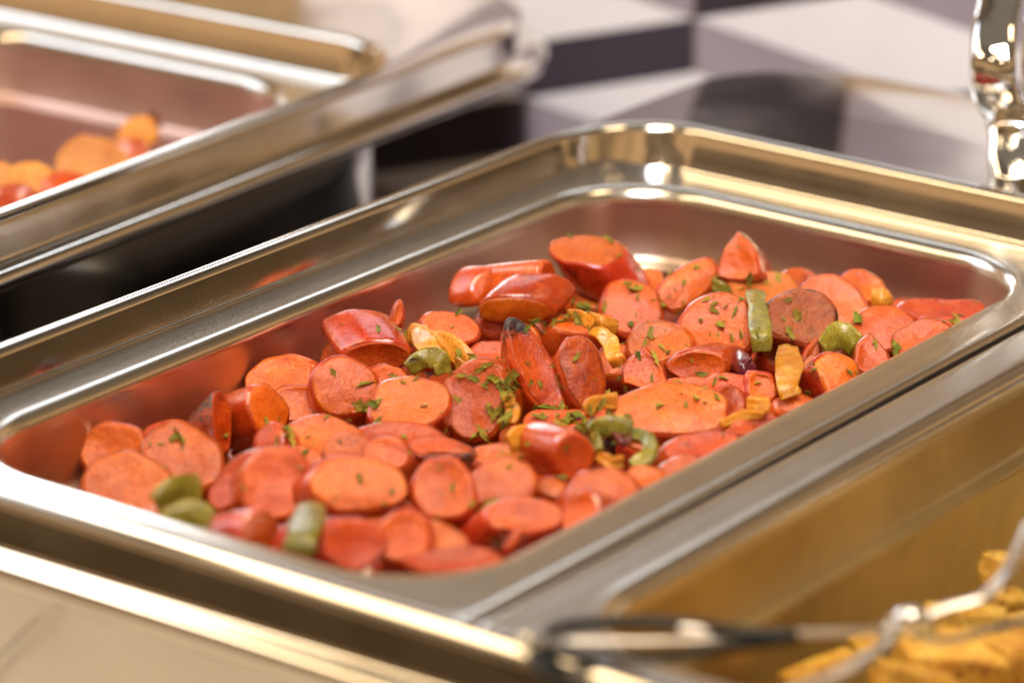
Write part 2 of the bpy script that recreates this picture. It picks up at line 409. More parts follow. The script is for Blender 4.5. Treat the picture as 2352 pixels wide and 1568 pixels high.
# ------------------------------------------------------------------ sausage slices
def slice_mesh(a, b, t, shear, seed, shape='oval', wedge=0.0, mats=None, band=False, inset=0):
    """top cut face centred on the origin facing +Z; the body goes down and is sheared along x"""
    rnd = random.Random(seed); bm = bmesh.new(); N = 36
    ph = [rnd.uniform(0, 6.28) for _ in range(6)]; off = rnd.uniform(0, 40)
    pw = rnd.uniform(2.0, 2.35)
    def rad(th):
        c, s = abs(math.cos(th)), abs(math.sin(th))
        q = (c**pw+s**pw)**(-1/pw)
        if shape == 'tri':
            u3 = ((th-math.pi/2+math.pi/3) % (2*math.pi/3))-math.pi/3
            q = .42*q+.62*math.cos(math.pi/3)/math.cos(math.pi/3-abs(u3))*1.02
        elif shape == 'tip':
            q *= 1+.22*max(0, math.cos(th-math.pi))**7
        elif shape == 'box':
            q = (c**4+s**4)**(-1/4)
        elif shape == 'half':
            q = min(q, .35/max(1e-3, -math.sin(th))) if math.sin(th) < 0 else q
        return q*(1+.045*math.sin(2*th+ph[0])+.030*math.sin(3*th+ph[1])+.014*math.sin(5*th+ph[2])+.008*math.sin(8*th+ph[3]))
    bev = min(.0014, t*.25)
    def ring(frac, z, ins, pad=0):
        r = []
        for k in range(N):
            th = 2*math.pi*k/N
            q = rad(th)
            x, y = (a-ins+pad)*q*math.cos(th)*frac, (b-ins+pad)*q*math.sin(th)*frac
            zz = z
            if z < -t*.5: zz = z*(1+wedge*x/a)
            nzv = noise.noise(Vector((x*160+off, y*160, z*100)))*.0006*(1 if frac < 1 or ins > 0 else .9)
            cup = .0007*(1-frac*frac)*(-1 if seed % 3 else 1)
            if z > -bev*.5: zz += cup+nzv
            sx = shear*zz
            r.append((x+sx+ (0 if frac < 1 else nzv), y+(0 if frac < 1 else nzv), zz))
        return r
    if not band:
        top = [ring(f, 0, bev) for f in (.12, .35, .58, .78, .92, 1)]
        top += [ring(1, -bev*.12, bev*.55), ring(1, -bev*.9, bev*.9), ring(1, -t*.5, bev*1.2), ring(1, -t+bev*.9, bev*.9), ring(1, -t+bev*.12, bev*.55), ring(1, -t, bev), ring(.5, -t, bev)]
        loft(bm, top, cap='both')
    else:
        rings = [ring(1, -bev*.12, bev*.55), ring(1, -bev*.38, bev*.22), ring(1, -bev*.68, bev*.05), ring(1, -bev*1.1, 0), ring(1, -t*.35, -.0002), ring(1, -t*.65, -.0002),
                 ring(1, -t+bev*1.1, 0), ring(1, -t+bev*.38, bev*.22), ring(1, -t+bev*.12, bev*.55)]
        loft(bm, rings)
    bmesh.ops.recalc_face_normals(bm, faces=bm.faces[:])
    return bm

HOSTS = {}
def inside(p, mg):
    return mg < p.x < W-mg and mg < p.y < L-mg
def place(px, py, z, rpx):
    p = at(px, py, z); tries = 0
    while not inside(p, .010) and tries < 30:
        z += .001 if py < 1000 else -.0012
        if z > -.003: break
        p = at(px, py, z); tries += 1
    return p
def orient(nx, ny, roll):
    nzv = math.sqrt(max(.02, 1-nx*nx-ny*ny))
    n = (rt*nx+up*ny-fw*nzv).normalized()
    xr = (rt*math.cos(R(roll))+up*math.sin(R(roll)))
    xa = (xr-n*xr.dot(n)).normalized(); ya = n.cross(xa)
    return Matrix((xa, ya, n)).transposed()
def sausage(px, py, a, b, roll, nx, ny, t, dz, tone, desc, shape='oval', wedge=0.0, cat=None, group='sausage slices heaped in the pan'):
    z = -.015+dz*.0013; a *= 1.06; b *= 1.06
    t *= 1.4
    if 0 <= ny <= .7 and abs(nx) < .6: ny = min(.8, ny+.13)
    p = place(px, py, z, max(a, b))
    sc = (p-CAMP).dot(fw)/FPX
    a_, b_ = a*sc, b*sc
    seed = int(px*7+py*13)
    sh = .25*random.Random(seed).uniform(-1, 1)+(.55 if a > 1.25*b else 0)*(1 if seed % 2 else -1)
    cut, skin = {'o': (M_CUT, M_SKIN), 'r': (M_CUTR, M_SKIN), 'p': (M_CUTL, M_SKIN), 'c': (M_CUTR, M_CHAR), 't': (M_TIP, M_TIP), 'b': (M_ROAST, M_CHAR)}[tone]
    bm = slice_mesh(a_, b_, t*.001, sh, seed, shape, wedge)
    o = obj('sausage_slice', bm, cut)
    s = obj('skin', slice_mesh(a_, b_, t*.001, sh, seed, shape, wedge, band=True), skin, o)
    M = orient(nx, ny, roll).to_4x4(); M.translation = p
    o.matrix_world = M
    tag(o, desc, 'sausage slice', group)
    HOSTS[o.name] = desc
    return o
SL = [
 (262,1042,80,78,0,-.10,.12,9,0,'o','round orange slice standing upright in the left corner heap'),
 (290,1112,98,86,0,.05,.30,10,1,'o','wide orange slice leaning in front of the upright corner slice'),
 (418,1052,96,84,10,.15,.30,10,0,'o','orange slice under a green leaf cluster near the left wall'),
 (385,1002,72,66,0,-.10,.68,9,1,'r','flat slice tucked behind the leaf-topped slice by the left wall'),
 (512,968,72,44,-75,.85,.05,7,2,'c','thin charred slice standing on edge against the left wall'),
 (618,942,64,64,0,.72,.22,12,3,'o','thick block-like slice with its cut face turned right'),
 (640,864,78,60,0,-.10,.38,9,2,'o','domed slice against the wall behind the block-like slice'),
 (684,925,62,52,0,.10,.25,8,0,'o','slice half hidden between block-like slice and big upright slice'),
 (792,888,74,76,90,.14,.10,9,4,'o','large upright slice with one parsley flake near its top'),
 (893,902,62,70,0,.35,.18,9,2,'o','slice behind the flat pink slice, with a glossy rim at left'),
 (940,922,93,76,-8,-.08,.50,9,6,'p','wide pink slice tilted up in the centre of the heap'),
 (1090,916,76,94,0,-.15,.12,9,5,'r','tall dark red slice dotted with parsley beside the pink slice'),
 (865,822,78,46,0,.02,-.50,13,5,'r','slice lying skin side up with its shaded cut face forward'),
 (815,778,62,44,10,-.20,.45,5,6,'r','thin slice behind the skin-side-up slice at the wall'),
 (914,722,17,36,-10,.25,.02,6,9,'o','narrow stub of sausage sticking up at the wall'),
 (1035,750,68,52,-8,.05,.55,9,6,'p','pink oval slice lying flat above the yellow onion strips'),
 (1112,658,26,48,-20,.60,.10,7,8,'r','dark red sliver standing at the wall beside the barrel slice'),
 (1262,642,44,44,0,.84,.12,15,10,'r','barrel shaped slice lying on its side near the far wall'),
 (1180,716,82,42,0,.02,-.55,9,6,'r','arched slice beneath the barrel shaped slice'),
 (1140,742,46,32,0,0,.20,8,2,'r','shaded slice under the arched slice'),
 (1348,572,84,66,3,.08,.82,9,14,'o','topmost slice lying flat over the dark gap at the far wall'),
 (1355,672,72,44,-15,-.10,.45,9,4,'r','dull slice in the shade below the topmost slice'),
 (1450,704,74,68,0,.05,.30,10,5,'o','ring-marked slice with parsley clumps on its upper edge'),
 (1475,642,54,44,0,0,.55,8,6,'o','small slice behind the ring-marked slice'),
 (1580,652,84,42,38,.18,.18,8,9,'o','long slanting slab leaning up toward the far corner'),
 (1695,598,54,66,0,-.25,.10,11,12,'o','pointed wedge rising highest near the far end','tri'),
 (1755,658,78,56,0,0,.55,9,7,'p','flat herb speckled slice below the pointed wedge'),
 (1842,634,42,36,0,.20,.60,8,8,'r','small slice peeking out beside the far end wall'),
 (1652,744,92,80,-15,-.05,.40,9,8,'o','large parsley sprinkled slice left of the green pepper strip'),
 (1842,727,80,70,0,.12,.18,7,11,'b','browned blistered slice with a roasted face'),
 (1912,694,80,72,0,.10,.35,9,8,'p','smooth pale orange slice behind the browned one'),
 (1985,657,54,48,0,.20,.38,9,8,'o','slice behind the smooth pale orange one'),
 (2030,754,78,64,0,0,.40,9,8,'o','broad slice with a green stalk near the right corner'),
 (2165,708,100,44,0,.02,.78,8,9,'r','long slice lying flat nearest the right corner of the pan'),
 (2192,744,56,36,0,0,.65,8,9,'r','short slice with a green leaf touching the right rim'),
 (2118,776,74,54,15,-.10,.45,9,9,'o','slice leaning on the right rim below the long flat slice'),
 (2003,818,52,62,0,.10,.35,9,9,'r','pink wedge with one leaf leaning by the right rim','tri'),
 (1925,862,58,60,0,.28,.25,9,9,'o','rounded orange slice at the right rim in front of the pink wedge'),
 (1878,848,54,48,20,-.25,.50,9,7,'r','glossy slice behind the rounded orange one at the right rim'),
 (1868,815,28,44,-20,.20,.25,8,6,'r','thin wedge below the browned slice','tri'),
 (1232,846,106,50,-62,.40,.12,12,9,'t','big slanting slice with a blackened pointed tip', 'tip'),
 (1338,852,88,54,-75,.38,.08,12,8,'r','long oval slice leaning against the blackened-tip slice'),
 (1480,852,60,62,0,0,.22,11,6,'o','triangular piece standing in the middle of the heap','tri'),
 (1512,784,80,58,0,-.10,.45,10,5,'r','slice with many dark herb bits behind the triangular piece'),
 (1602,842,70,42,5,.02,-.10,8,5,'r','red slice facing forward with a shiny upper edge'),
 (1600,888,76,40,0,0,.72,7,4,'o','flat slice wedged in front of the shiny edged slice'),
 (1690,892,78,50,-20,0,.55,8,5,'r','slice with a raised rim beside the small square piece'),
 (1750,886,38,40,0,.10,.28,8,6,'o','small squarish piece beside the vertical yellow strip','box'),
 (1540,938,132,74,-3,0,.48,9,7,'o','largest oval slice lying flat with a scatter of parsley'),
 (1680,920,42,46,0,.40,.28,9,4,'r','slice tucked behind the right end of the largest oval slice'),
 (1278,962,78,46,-10,-.10,.70,8,3,'c','wrinkled slice below the blackened-tip slice'),
 (1725,970,72,42,-5,0,.48,8,5,'r','slice under the yellow arc at the right rim'),
 (1832,925,48,36,0,0,.55,8,5,'o','slice at the right rim below the vertical yellow strip'),
 (745,1002,90,66,-15,0,.50,9,3,'o','broad slice below the large upright slice'),
 (612,1008,42,42,0,-.50,.28,9,3,'r','small glossy pink slice left of the dark leaf clump'),
 (540,1100,86,52,55,-.45,.35,9,4,'r','crescent shaped slice seen mostly from its red skin'),
 (638,1110,86,84,0,.12,.15,11,6,'o','round glazed slice beside the crescent shaped one'),
 (795,1027,56,44,0,0,.48,8,3,'o','plain slice in front of the broad slice'),
 (886,1042,60,46,0,.10,.28,8,3,'o','slice with a sharp circular edge under the wrinkled strip'),
 (920,996,100,40,-5,0,.55,8,3,'r','long red slice with pink glints below the pink slice'),
 (825,1110,115,68,-5,.10,.30,12,7,'o','large thick slice in the blurred front of the heap'),
 (1018,1122,74,76,0,-.10,.25,11,6,'r','reddish round slice left of a plain orange round one'),
 (1160,1108,76,66,0,.05,.30,10,6,'o','plain orange round slice with a leaf on its corner'),
 (1318,1050,60,54,-30,.48,-.10,12,7,'r','glossy red block beside the green pepper ring'),
 (1145,1040,60,36,0,0,.55,8,2,'r','slice behind the plain orange round one'),
 (602,1222,52,54,0,.55,.02,12,8,'r','pink stubby slice close to the front rim'),
 (815,1248,78,62,0,.30,.10,13,8,'r','thick slice right of the front green pepper'),
 (926,1232,66,64,0,.10,.12,9,8,'o','bright orange slice facing forward near the front rim'),
 (1015,1234,64,46,-20,.20,.45,9,6,'o','slice leaning behind the bright orange front slice'),
 (1205,1182,88,46,0,0,.42,10,6,'r','flat red slice above the dark hole near the front'),
 (1385,1132,84,66,20,.10,.30,10,8,'o','orange slice resting against the near right rim'),
 (1330,1182,50,60,0,-.40,.18,10,7,'r','pink slice half behind the near right rim'),
 (1030,1282,104,44,5,0,.65,8,6,'r','slice lying along the near corner of the rim'),
 (1615,1024,90,50,15,0,.55,9,7,'r','slice leaning over the right rim beyond the pepper ring'),
 (1575,1070,66,40,20,0,.55,9,7,'o','slice in the near right rim row, third from the near corner'),
 (1478,1092,46,36,0,0,.55,8,6,'o','small slice between two others at the near right rim'),
 (150,1140,46,34,0,0,.65,8,2,'r','slice tip showing low in the left corner'),
 (490,1240,52,34,0,0,.55,8,5,'r','slice tip under the front green pepper pieces'),
 (1178,1238,14,30,-40,0,.30,5,7,'o','thin orange sliver standing near the front dark hole','box'),
 (1272,1122,44,38,0,0,.38,9,4,'o','slice in the gap left of the near right rim slices'),
 (1412,938,60,42,0,0,.48,8,3,'r','slice below the yellow pepper curl in the middle'),
 (1010,1024,72,40,-5,0,.65,7,3,'c','wrinkled browned slice lying flat in the middle'),
 (1128,812,50,42,0,0,.45,8,3,'r','slice behind the tall dark red slice'),
 (1195,772,46,38,0,0,.50,8,2,'o','slice behind the blackened tip'),
 (1345,742,72,42,0,0,.65,8,4,'o','flat slice buried under parsley behind the long oval slice'),
 (1420,830,50,50,0,.10,.30,8,0,'o','slice low in the gap beside the yellow pepper curl'),
 (1195,1000,50,40,0,0,.6,8,0,'r','slice low in the gap in front of the wrinkled slice'),
 (700,1060,50,50,0,.1,.5,8,0,'o','slice between the round glazed slice and the dark leaf clump'),
 (900,1175,60,50,0,0,.6,8,2,'r','slice low behind the bright orange front slice'),
 (1480,1010,60,50,0,0,.6,8,1,'r','slice low beside the green pepper ring'),
 (360,1190,60,46,0,0,.6,8,3,'r','slice below the left green pepper piece'),
 (770,1180,60,46,0,0,.6,8,1,'r','slice low between the front green pepper and the thick slice'),
 (1100,1180,60,46,0,0,.6,8,0,'r','slice low beside the front dark hole'),
 (1590,770,50,46,0,0,.6,8,2,'r','slice hidden left of the large parsley sprinkled slice'),
 (1790,800,46,50,0,0,.4,8,2,'r','slice under the browned blistered slice'),
]
for s in SL: sausage(*s)
# slices lower in the heap, of which only scraps show
rf = random.Random(5)
for gx in range(7):
    for gy in range(11):
        fx, fy = .018+(W-.036)*(gx+rf.uniform(-.3, .3))/6, .018+(L-.036)*(gy+rf.uniform(-.3, .3))/10
        fx = min(max(fx, .016), W-.016); fy = min(max(fy, .016), L-.016)
        if fy > .255 and fx < .075: continue
        r_ = .0095*rf.uniform(.9, 1.1); a_ = r_*rf.uniform(1, 1.3); t_ = rf.uniform(.007, .011); sd = rf.randint(0, 9999)
        cut = rf.choice([M_CUT, M_CUTR])
        sh_ = rf.uniform(-.3, .3); sp_ = rf.choice(['oval', 'oval', 'half', 'tri'])
        o = obj('sausage_slice', slice_mesh(a_, r_, t_, sh_, sd, sp_), cut)
        obj('skin', slice_mesh(a_, r_, t_, sh_, sd, sp_, band=True), M_SKIN, o)
        o.location = (fx, fy, rf.uniform(-.035, -.022))
        o.rotation_euler = (rf.uniform(-1.0, 1.0), rf.uniform(-1.0, 1.0), rf.uniform(0, 6))
        tag(o, 'sausage slice buried in the heap, only scraps of it showing between others', 'sausage slice', 'buried sausage slices')

# ------------------------------------------------------------------ pepper and onion strips
def strip(name, pts, wpx, thick, mt, desc, cat, side=(0, 1), cup=.16, dzs=None):
    P = []
    for i, (px, py, dz) in enumerate(pts):
        P.append(at(px, py, -.012+dz*.001))
    sc = (P[0]-CAMP).dot(fw)/FPX
    P = smooth_path(P, 7); n = len(P); w = wpx*sc*1.2; thick *= .42; bm = bmesh.new(); rings = []
    sd = (rt*side[0]+up*side[1])
    rnd = random.Random(int(pts[0][0]))
    for i, p in enumerate(P):
        tdir = (P[min(i+1, n-1)]-P[max(i-1, 0)]).normalized()
        a = (sd-tdir*sd.dot(tdir)).normalized()
        nrm = tdir.cross(a).normalized()
        if nrm.dot(fw) > 0: nrm = -nrm
        s = i/(n-1); ww = w*(.86+.14*min(1, 6*s, 6*(1-s)))*(1+.08*math.sin(9*s+pts[0][0]))
        r = []
        for k in range(13):
            u = (k/12-.5)*2
            nv = noise.noise(p*150+Vector((k*.2, 0, 0)))*.0006
            r.append(p+a*(u*ww*.5+nv)-nrm*(cup*ww*u*u*.6)+nrm*(nv+noise.noise(p*500+Vector((k*.4, 3, 0)))*.0002))
        for k in range(12, -1, -1):
            u = (k/12-.5)*2
            nv = noise.noise(p*150+Vector((k*.2, 0, 0)))*.0006
            r.append(p+a*(u*ww*.5*.97+nv)-nrm*(cup*ww*u*u*.6+thick*.001*(1 if 0 < k < 12 else .6)))
        rings.append(r)
    loft(bm, rings, cap='both')
    bmesh.ops.recalc_face_normals(bm, faces=bm.faces[:])
    bmesh.ops.translate(bm, verts=bm.verts[:], vec=-P[0])
    o = obj(name, bm, mt); o.location = P[0]
    tag(o, desc, cat, 'cooked pepper and onion strips among the sausages')
    HOSTS[o.name] = desc
strip('onion_strip', [(932,765,6),(985,778,8),(1035,800,7),(1085,838,4)], 44, 2.0, M_YEL, 'yellow onion strip draped below the flat pink oval slice', 'onion strip', (.4, 1))
strip('onion_strip', [(960,748,9),(978,785,9),(1000,820,6)], 42, 1.5, M_YEL, 'short pale yellow onion strip standing over the longer one', 'onion strip', (1, .3))
strip('pepper_strip', [(940,850,4),(975,822,7),(1010,826,7),(1020,860,3)], 40, 2.5, M_GRN, 'green pepper arc under the yellow onion strips', 'pepper strip', (.5, 1))
strip('pepper_strip', [(1110,838,5),(1150,850,5),(1180,850,3)], 34, 2.5, M_YEL, 'yellow pepper bit behind the tall dark red slice', 'pepper strip', (0, 1))
strip('pepper_strip', [(1362,752,7),(1395,775,9),(1410,815,7),(1425,840,4)], 30, 3, M_YEL, 'yellow pepper curl right of the long oval slice', 'pepper strip', (1, .3))
strip('pepper_strip', [(1338,735,7),(1380,742,8),(1420,752,6)], 30, 3, M_YEL, 'yellow pepper piece above the yellow pepper curl', 'pepper strip', (0, 1))
strip('pepper_strip', [(1736,662,14),(1742,705,15),(1748,760,14),(1750,808,9)], 40, 2.5, M_GRN, 'green pepper strip standing upright left of the browned slice', 'pepper strip', (1, 0))
strip('pepper_strip', [(1808,792,8),(1812,835,9),(1806,875,9),(1818,910,6)], 48, 2.5, M_YEL, 'yellow pepper strip hanging upright below the browned slice', 'pepper strip', (1, 0))
strip('pepper_strip', [(1895,800,8),(1930,770,10),(1962,795,8)], 54, 3, M_GRN, 'dark green pepper piece right of the browned slice', 'pepper strip', (0, 1))
strip('onion_strip', [(1670,815,4),(1700,842,6),(1735,865,3)], 46, 3, M_ONI, 'purple onion piece in the shade below the large sprinkled slice', 'onion strip', (.4, 1), .5)
strip('pepper_ring', [(1365,1040,5),(1360,1000,8),(1400,978,10),(1450,985,10)], 40, 3, M_GRN, 'left arc of green pepper beside the glossy red block', 'pepper strip', (.3, 1))
strip('pepper_ring', [(1445,990,9),(1485,1000,9),(1490,1035,8),(1455,1070,5)], 34, 3, M_GRN, 'right arc of green pepper curling toward the near rim', 'pepper strip', (1, .2))
strip('pepper_strip', [(1368,1052,6),(1400,1062,7),(1435,1062,5)], 28, 3, M_YEL, 'yellow pepper bit inside the green pepper arcs', 'pepper strip', (0, 1))
strip('pepper_strip', [(1175,1020,6),(1215,1000,7),(1260,1005,6),(1290,1020,4)], 44, 3, M_YEL, 'orange-yellow pepper piece behind the glossy red block', 'pepper strip', (0, 1))
strip('pepper_strip', [(1660,975,9),(1700,955,10),(1755,950,9)], 18, 3, M_YEL, 'thin yellow pepper arc by the right rim', 'pepper strip', (0, 1))
strip('pepper_strip', [(1715,932,8),(1740,928,9),(1768,935,8)], 30, 3, M_YEL, 'small yellow pepper bit behind the thin yellow arc', 'pepper strip', (0, 1))
strip('pepper_strip', [(2000,690,12),(2025,688,13),(2050,690,12)], 46, 3, M_YEL, 'yellow pepper square near the right end wall', 'pepper strip', (0, 1))
strip('pepper_strip', [(362,1160,8),(410,1130,10),(465,1120,9)], 62, 3, M_GRN, 'broad green pepper piece near the left front', 'pepper strip', (0, 1))
strip('pepper_strip', [(385,1205,9),(430,1180,11),(485,1200,9)], 58, 3, M_GRN, 'second green pepper piece lying just below the broad one', 'pepper strip', (0, 1))
strip('pepper_strip', [(715,1150,11),(705,1190,13),(690,1235,12),(682,1270,9)], 62, 3, M_GRN, 'glossy green pepper strip standing near the front rim', 'pepper strip', (1, 0))
strip('pepper_strip', [(1350,945,8),(1380,925,9),(1420,920,8)], 34, 3, M_YEL, 'yellow pepper bit left of the largest oval slice', 'pepper strip', (0, 1))
strip('pepper_strip', [(1635,660,8),(1655,665,8),(1680,680,6)], 30, 3, M_GRN, 'small green pepper bit behind the herb sprinkled slice', 'pepper strip', (0, 1))

strip('onion_strip', [(1045,835,6),(1075,850,8),(1110,852,6)], 24, 1.2, M_YEL, 'thin onion sliver above the tall dark red slice', 'onion strip', (0, 1))
strip('onion_strip', [(1300,722,8),(1335,728,10),(1362,745,8)], 22, 1.2, M_YEL, 'thin onion sliver left of the yellow pepper curl', 'onion strip', (0, 1))
strip('onion_strip', [(1165,905,6),(1180,935,8),(1172,968,6)], 26, 1.2, M_YEL, 'thin onion sliver between the dark red slice and the blackened tip', 'onion strip', (1, 0))
strip('pepper_strip', [(1030,868,6),(1062,862,8),(1090,875,5)], 22, 2.2, M_GRN, 'narrow green pepper sliver behind the tall dark red slice', 'pepper strip', (0, 1))
strip('pepper_strip', [(1135,1062,6),(1165,1052,8),(1198,1062,6)], 22, 2.2, M_YEL, 'narrow yellow pepper sliver above the plain orange round slice', 'pepper strip', (0, 1))
strip('pepper_strip', [(1405,1000,8),(1430,1012,10),(1455,1008,8)], 22, 2.2, M_ONI, 'dark red onion bit framed by the green pepper arcs', 'pepper strip', (0, 1))

# ------------------------------------------------------------------ parsley
bpy.context.view_layer.update()
deps = bpy.context.evaluated_depsgraph_get()
def flake_mesh(seed):
    rnd = random.Random(seed); bm = bmesh.new(); n = 6; rings = []
    curl = rnd.uniform(-.9, .9); bend = rnd.uniform(-.6, .6); tw = rnd.uniform(-1, 1)
    for i in range(n+1):
        s = i/n; wv = (.05+.42*math.sin(math.pi*min(1, s*1.05+.02))**.8)*rnd.uniform(.55, 1.25)*(.6 if i % 2 else 1.15)
        if i == n: wv = .03
        x = s-.5; y0 = bend*(x*x); z0 = curl*x*x*.9
        c, d = math.cos(tw*x), math.sin(tw*x)
        z0 += .12
        rings.append([(x+rnd.uniform(-.06, .06), y0-wv*.5*c, z0-wv*.5*d+wv*.35), (x, y0, z0), (x+rnd.uniform(-.06, .06), y0+wv*.5*c, z0+wv*.5*d+wv*.35*rnd.uniform(-1, 1))])
    rings2 = []
    vs = [[bm.verts.new(p) for p in r] for r in rings]
    for a, b in zip(vs, vs[1:]):
        for k in range(2):
            bm.faces.new((a[k], a[k+1], b[k+1], b[k]))
    g = bmesh.ops.extrude_face_region(bm, geom=bm.faces[:])
    for v in [v for v in g['geom'] if isinstance(v, bmesh.types.BMVert)]: v.co.z += .05
    bmesh.ops.recalc_face_normals(bm, faces=bm.faces[:])
    me = bpy.data.meshes.new('parsley_flake'); bm.to_mesh(me); bm.free(); me.materials.append(M_HERB)
    return me
FM = [flake_mesh(i) for i in range(12)]
# pixel, length in px; denser where the photograph has them
FL = [(412,1010,46),(345,1020,22),(380,1075,20),(370,1020,24),(765,853,28),(722,825,18),(428,940,24),(518,1000,22),(840,885,34),(835,935,60),(870,925,34),(905,865,34),(960,870,32),
 (990,862,30),(925,880,22),(940,1040,20),(955,825,30),(975,935,20),(1037,860,26),(1060,862,28),(1050,915,28),(1038,918,24),(1118,840,30),(1100,850,34),(1135,870,36),(1115,885,30),
 (1085,870,30),(1160,880,40),(1175,885,42),(1155,905,36),(1165,925,40),(1130,945,44),(1150,965,50),(1170,960,34),(1110,1000,46),(1090,1002,30),(1165,850,30),(1060,815,34),(1085,822,30),
 (915,760,34),(935,772,30),(870,758,28),(1050,720,28),(1040,750,18),(1190,862,26),(1215,880,20),(1275,862,26),(1290,885,24),(1325,820,28),(1255,935,36),(1290,940,30),(1240,960,34),(1305,968,48),
 (1320,960,40),(1335,980,44),(1285,975,34),(660,1010,50),(700,1045,20),(690,1075,26),(655,985,34),(750,960,22),(780,1015,16),(830,1100,26),(880,1160,22),(610,965,22),(800,972,24),(870,968,26),
 (1010,1075,20),(1040,1120,26),(1110,1165,44),(1000,1190,30),(1140,1240,30),(1195,1055,34),(1170,1075,22),(1215,1020,22),(710,1155,24),(610,1180,22),(450,1130,30),(520,1050,20),(170,1120,24),
 (1310,690,34),(1340,705,38),(1355,722,34),(1330,735,40),(1300,735,26),(1290,740,30),(1230,730,34),(1250,745,36),(1210,755,26),(1385,712,26),(1440,655,34),(1455,665,38),(1462,685,28),(1475,660,24),
 (1520,705,34),(1545,725,30),(1560,712,26),(1570,650,24),(1540,630,22),(1600,615,20),(1620,690,26),(1640,715,26),(1670,705,24),(1700,690,22),(1690,715,30),(1640,700,24),(1610,735,22),(1655,750,28),
 (1700,770,26),(1650,770,20),(1680,780,26),(1720,640,34),(1705,665,20),(1760,650,20),(1790,640,24),(1640,640,20),(1680,545,46),(1310,545,26),(1395,550,34),(1405,560,24),(1420,590,20),(1460,620,26),
 (1450,745,24),(1490,760,28),(1500,778,26),(1480,790,22),(1520,800,26),(1535,812,22),(1465,815,24),(1505,825,34),(1430,865,26),(1500,870,22),(1555,880,26),(1610,860,30),(1660,870,30),(1640,880,28),
 (1565,905,24),(1600,918,30),(1620,930,26),(1645,915,28),(1575,930,22),(1515,935,24),(1390,905,34),(1375,930,34),(1400,945,30),(1350,940,30),(1440,890,28),(1830,725,38),(1815,765,30),(1800,735,22),
 (1975,735,34),(2060,805,34),(2050,790,24),(2195,738,40),(2010,790,30),(1870,850,22),(1965,860,26),(1950,855,24),(1660,1000,22),(1420,1020,24),(1440,955,24),(1385,985,26),(1300,1025,24),(1365,1000,24),
 (1810,690,18),(1760,700,20),(1740,770,24),(1740,880,20),(1860,900,20),(900,1130,18),(1240,880,20),(1210,835,16),(930,1005,24),(1020,990,20),(1290,1100,24),(1270,840,20),(560,1120,16)]
rf = random.Random(11)
def short(d):
    w = d.split(' ')
    return ' '.join(w[:9])
def add_flake(px, py, Lp):
    d = ray(px, py).normalized()
    hit, loc, nrm, idx, ob, mw = S.ray_cast(deps, CAMP, d)
    if not hit: return
    while ob.parent: ob = ob.parent
    if ob.name not in HOSTS: return
    if nrm.dot(d) > 0: nrm = -nrm
    sc = (loc-CAMP).dot(fw)/FPX
    o = bpy.data.objects.new('parsley_flake', rf.choice(FM)); link(o)
    nn = (nrm+Vector((rf.uniform(-.7, .7), rf.uniform(-.7, .7), rf.uniform(-.3, .5)))).normalized()
    q = nn.to_track_quat('Z', 'X')
    o.rotation_mode = 'QUATERNION'
    from mathutils import Quaternion
    o.rotation_quaternion = q @ Quaternion((0, 0, 1), rf.uniform(0, 6.28))
    s = Lp*sc*rf.uniform(.9, 1.5)
    o.scale = (s, s*rf.uniform(.6, 1.1), s*rf.uniform(.5, 1))
    o.location = loc+nrm*.0001
    cpt = ob.matrix_world.translation-CAMP; cz_ = cpt.dot(fw)
    cx_, cy_ = 1176+FPX*cpt.dot(rt)/cz_, 784-FPX*cpt.dot(up)/cz_
    side = ('upper' if py < cy_ else 'lower')+' '+('left' if px < cx_ else 'right')
    lab = 'parsley flake at '+side+' of the '+HOSTS[ob.name]
    if len(lab.split()) > 16: lab = 'parsley on '+side+' of '+HOSTS[ob.name]
    if len(lab.split()) > 16: lab = 'parsley on the '+HOSTS[ob.name]
    if len(lab.split()) > 16: lab = 'parsley on '+HOSTS[ob.name]
    tag(o, lab, 'parsley flake', 'dried parsley flakes on the food')
for f in FL:
    add_flake(*f)
    if f[2] >= 36:
        for k in range(3): add_flake(f[0]+rf.gauss(0, 13), f[1]+rf.gauss(0, 9), f[2]*rf.uniform(.4, .75))
for i in range(110):
    bx, by, _ = rf.choice(FL[20:160])
    add_flake(bx+rf.gauss(0, 50), by+rf.gauss(0, 30), rf.uniform(6, 13))

# ------------------------------------------------------------------ left pan food
rl = random.Random(3)
for px, py, rp, nx, ny, mt_, desc in [
  (320,305,52,.1,.2,M_ORG,'orange piece with a scorched corner, highest in the left pan'),
  (215,385,95,0,.3,M_ORG,'largest rounded orange piece in the left pan'),
  (75,415,60,.2,.2,M_ORG,'golden piece left of the largest one in the left pan'),
  (-5,410,55,0,.2,M_ORG,'orange piece cut by the picture edge in the left pan'),
  (290,360,60,0,.4,M_SKIN,'red piece under the scorched one in the left pan'),
  (160,440,70,0,.4,M_SKIN,'pinkish piece in front of the largest one in the left pan'),
  (30,465,70,0,.5,M_SKIN,'reddish piece by the rim at the near end of the left pan')]:
    z = DZ-.012
    p = at(px, py, z)
    sc = (p-CAMP).dot(fw)/FPX
    sd = rl.randint(0, 999)
    o = obj('glazed_piece', slice_mesh(rp*sc, rp*sc*.85, .012, .2, sd), mt_)
    M = orient(nx, ny, rl.uniform(-20, 20)).to_4x4(); M.translation = p; o.matrix_world = M
    tag(o, desc, 'glazed piece', 'orange glazed pieces in the left pan')
p = at(350, 275, DZ-.010); sc = (p-CAMP).dot(fw)/FPX
o = obj('glazed_piece', slice_mesh(24*sc, 26*sc, .006, 0, 4), M_CHAR)
M = orient(0, .1, 0).to_4x4(); M.translation = p-fw*.001; o.matrix_world = M
tag(o, 'dark scorched tip beside the highest orange piece in the left pan', 'glazed piece', 'orange glazed pieces in the left pan')

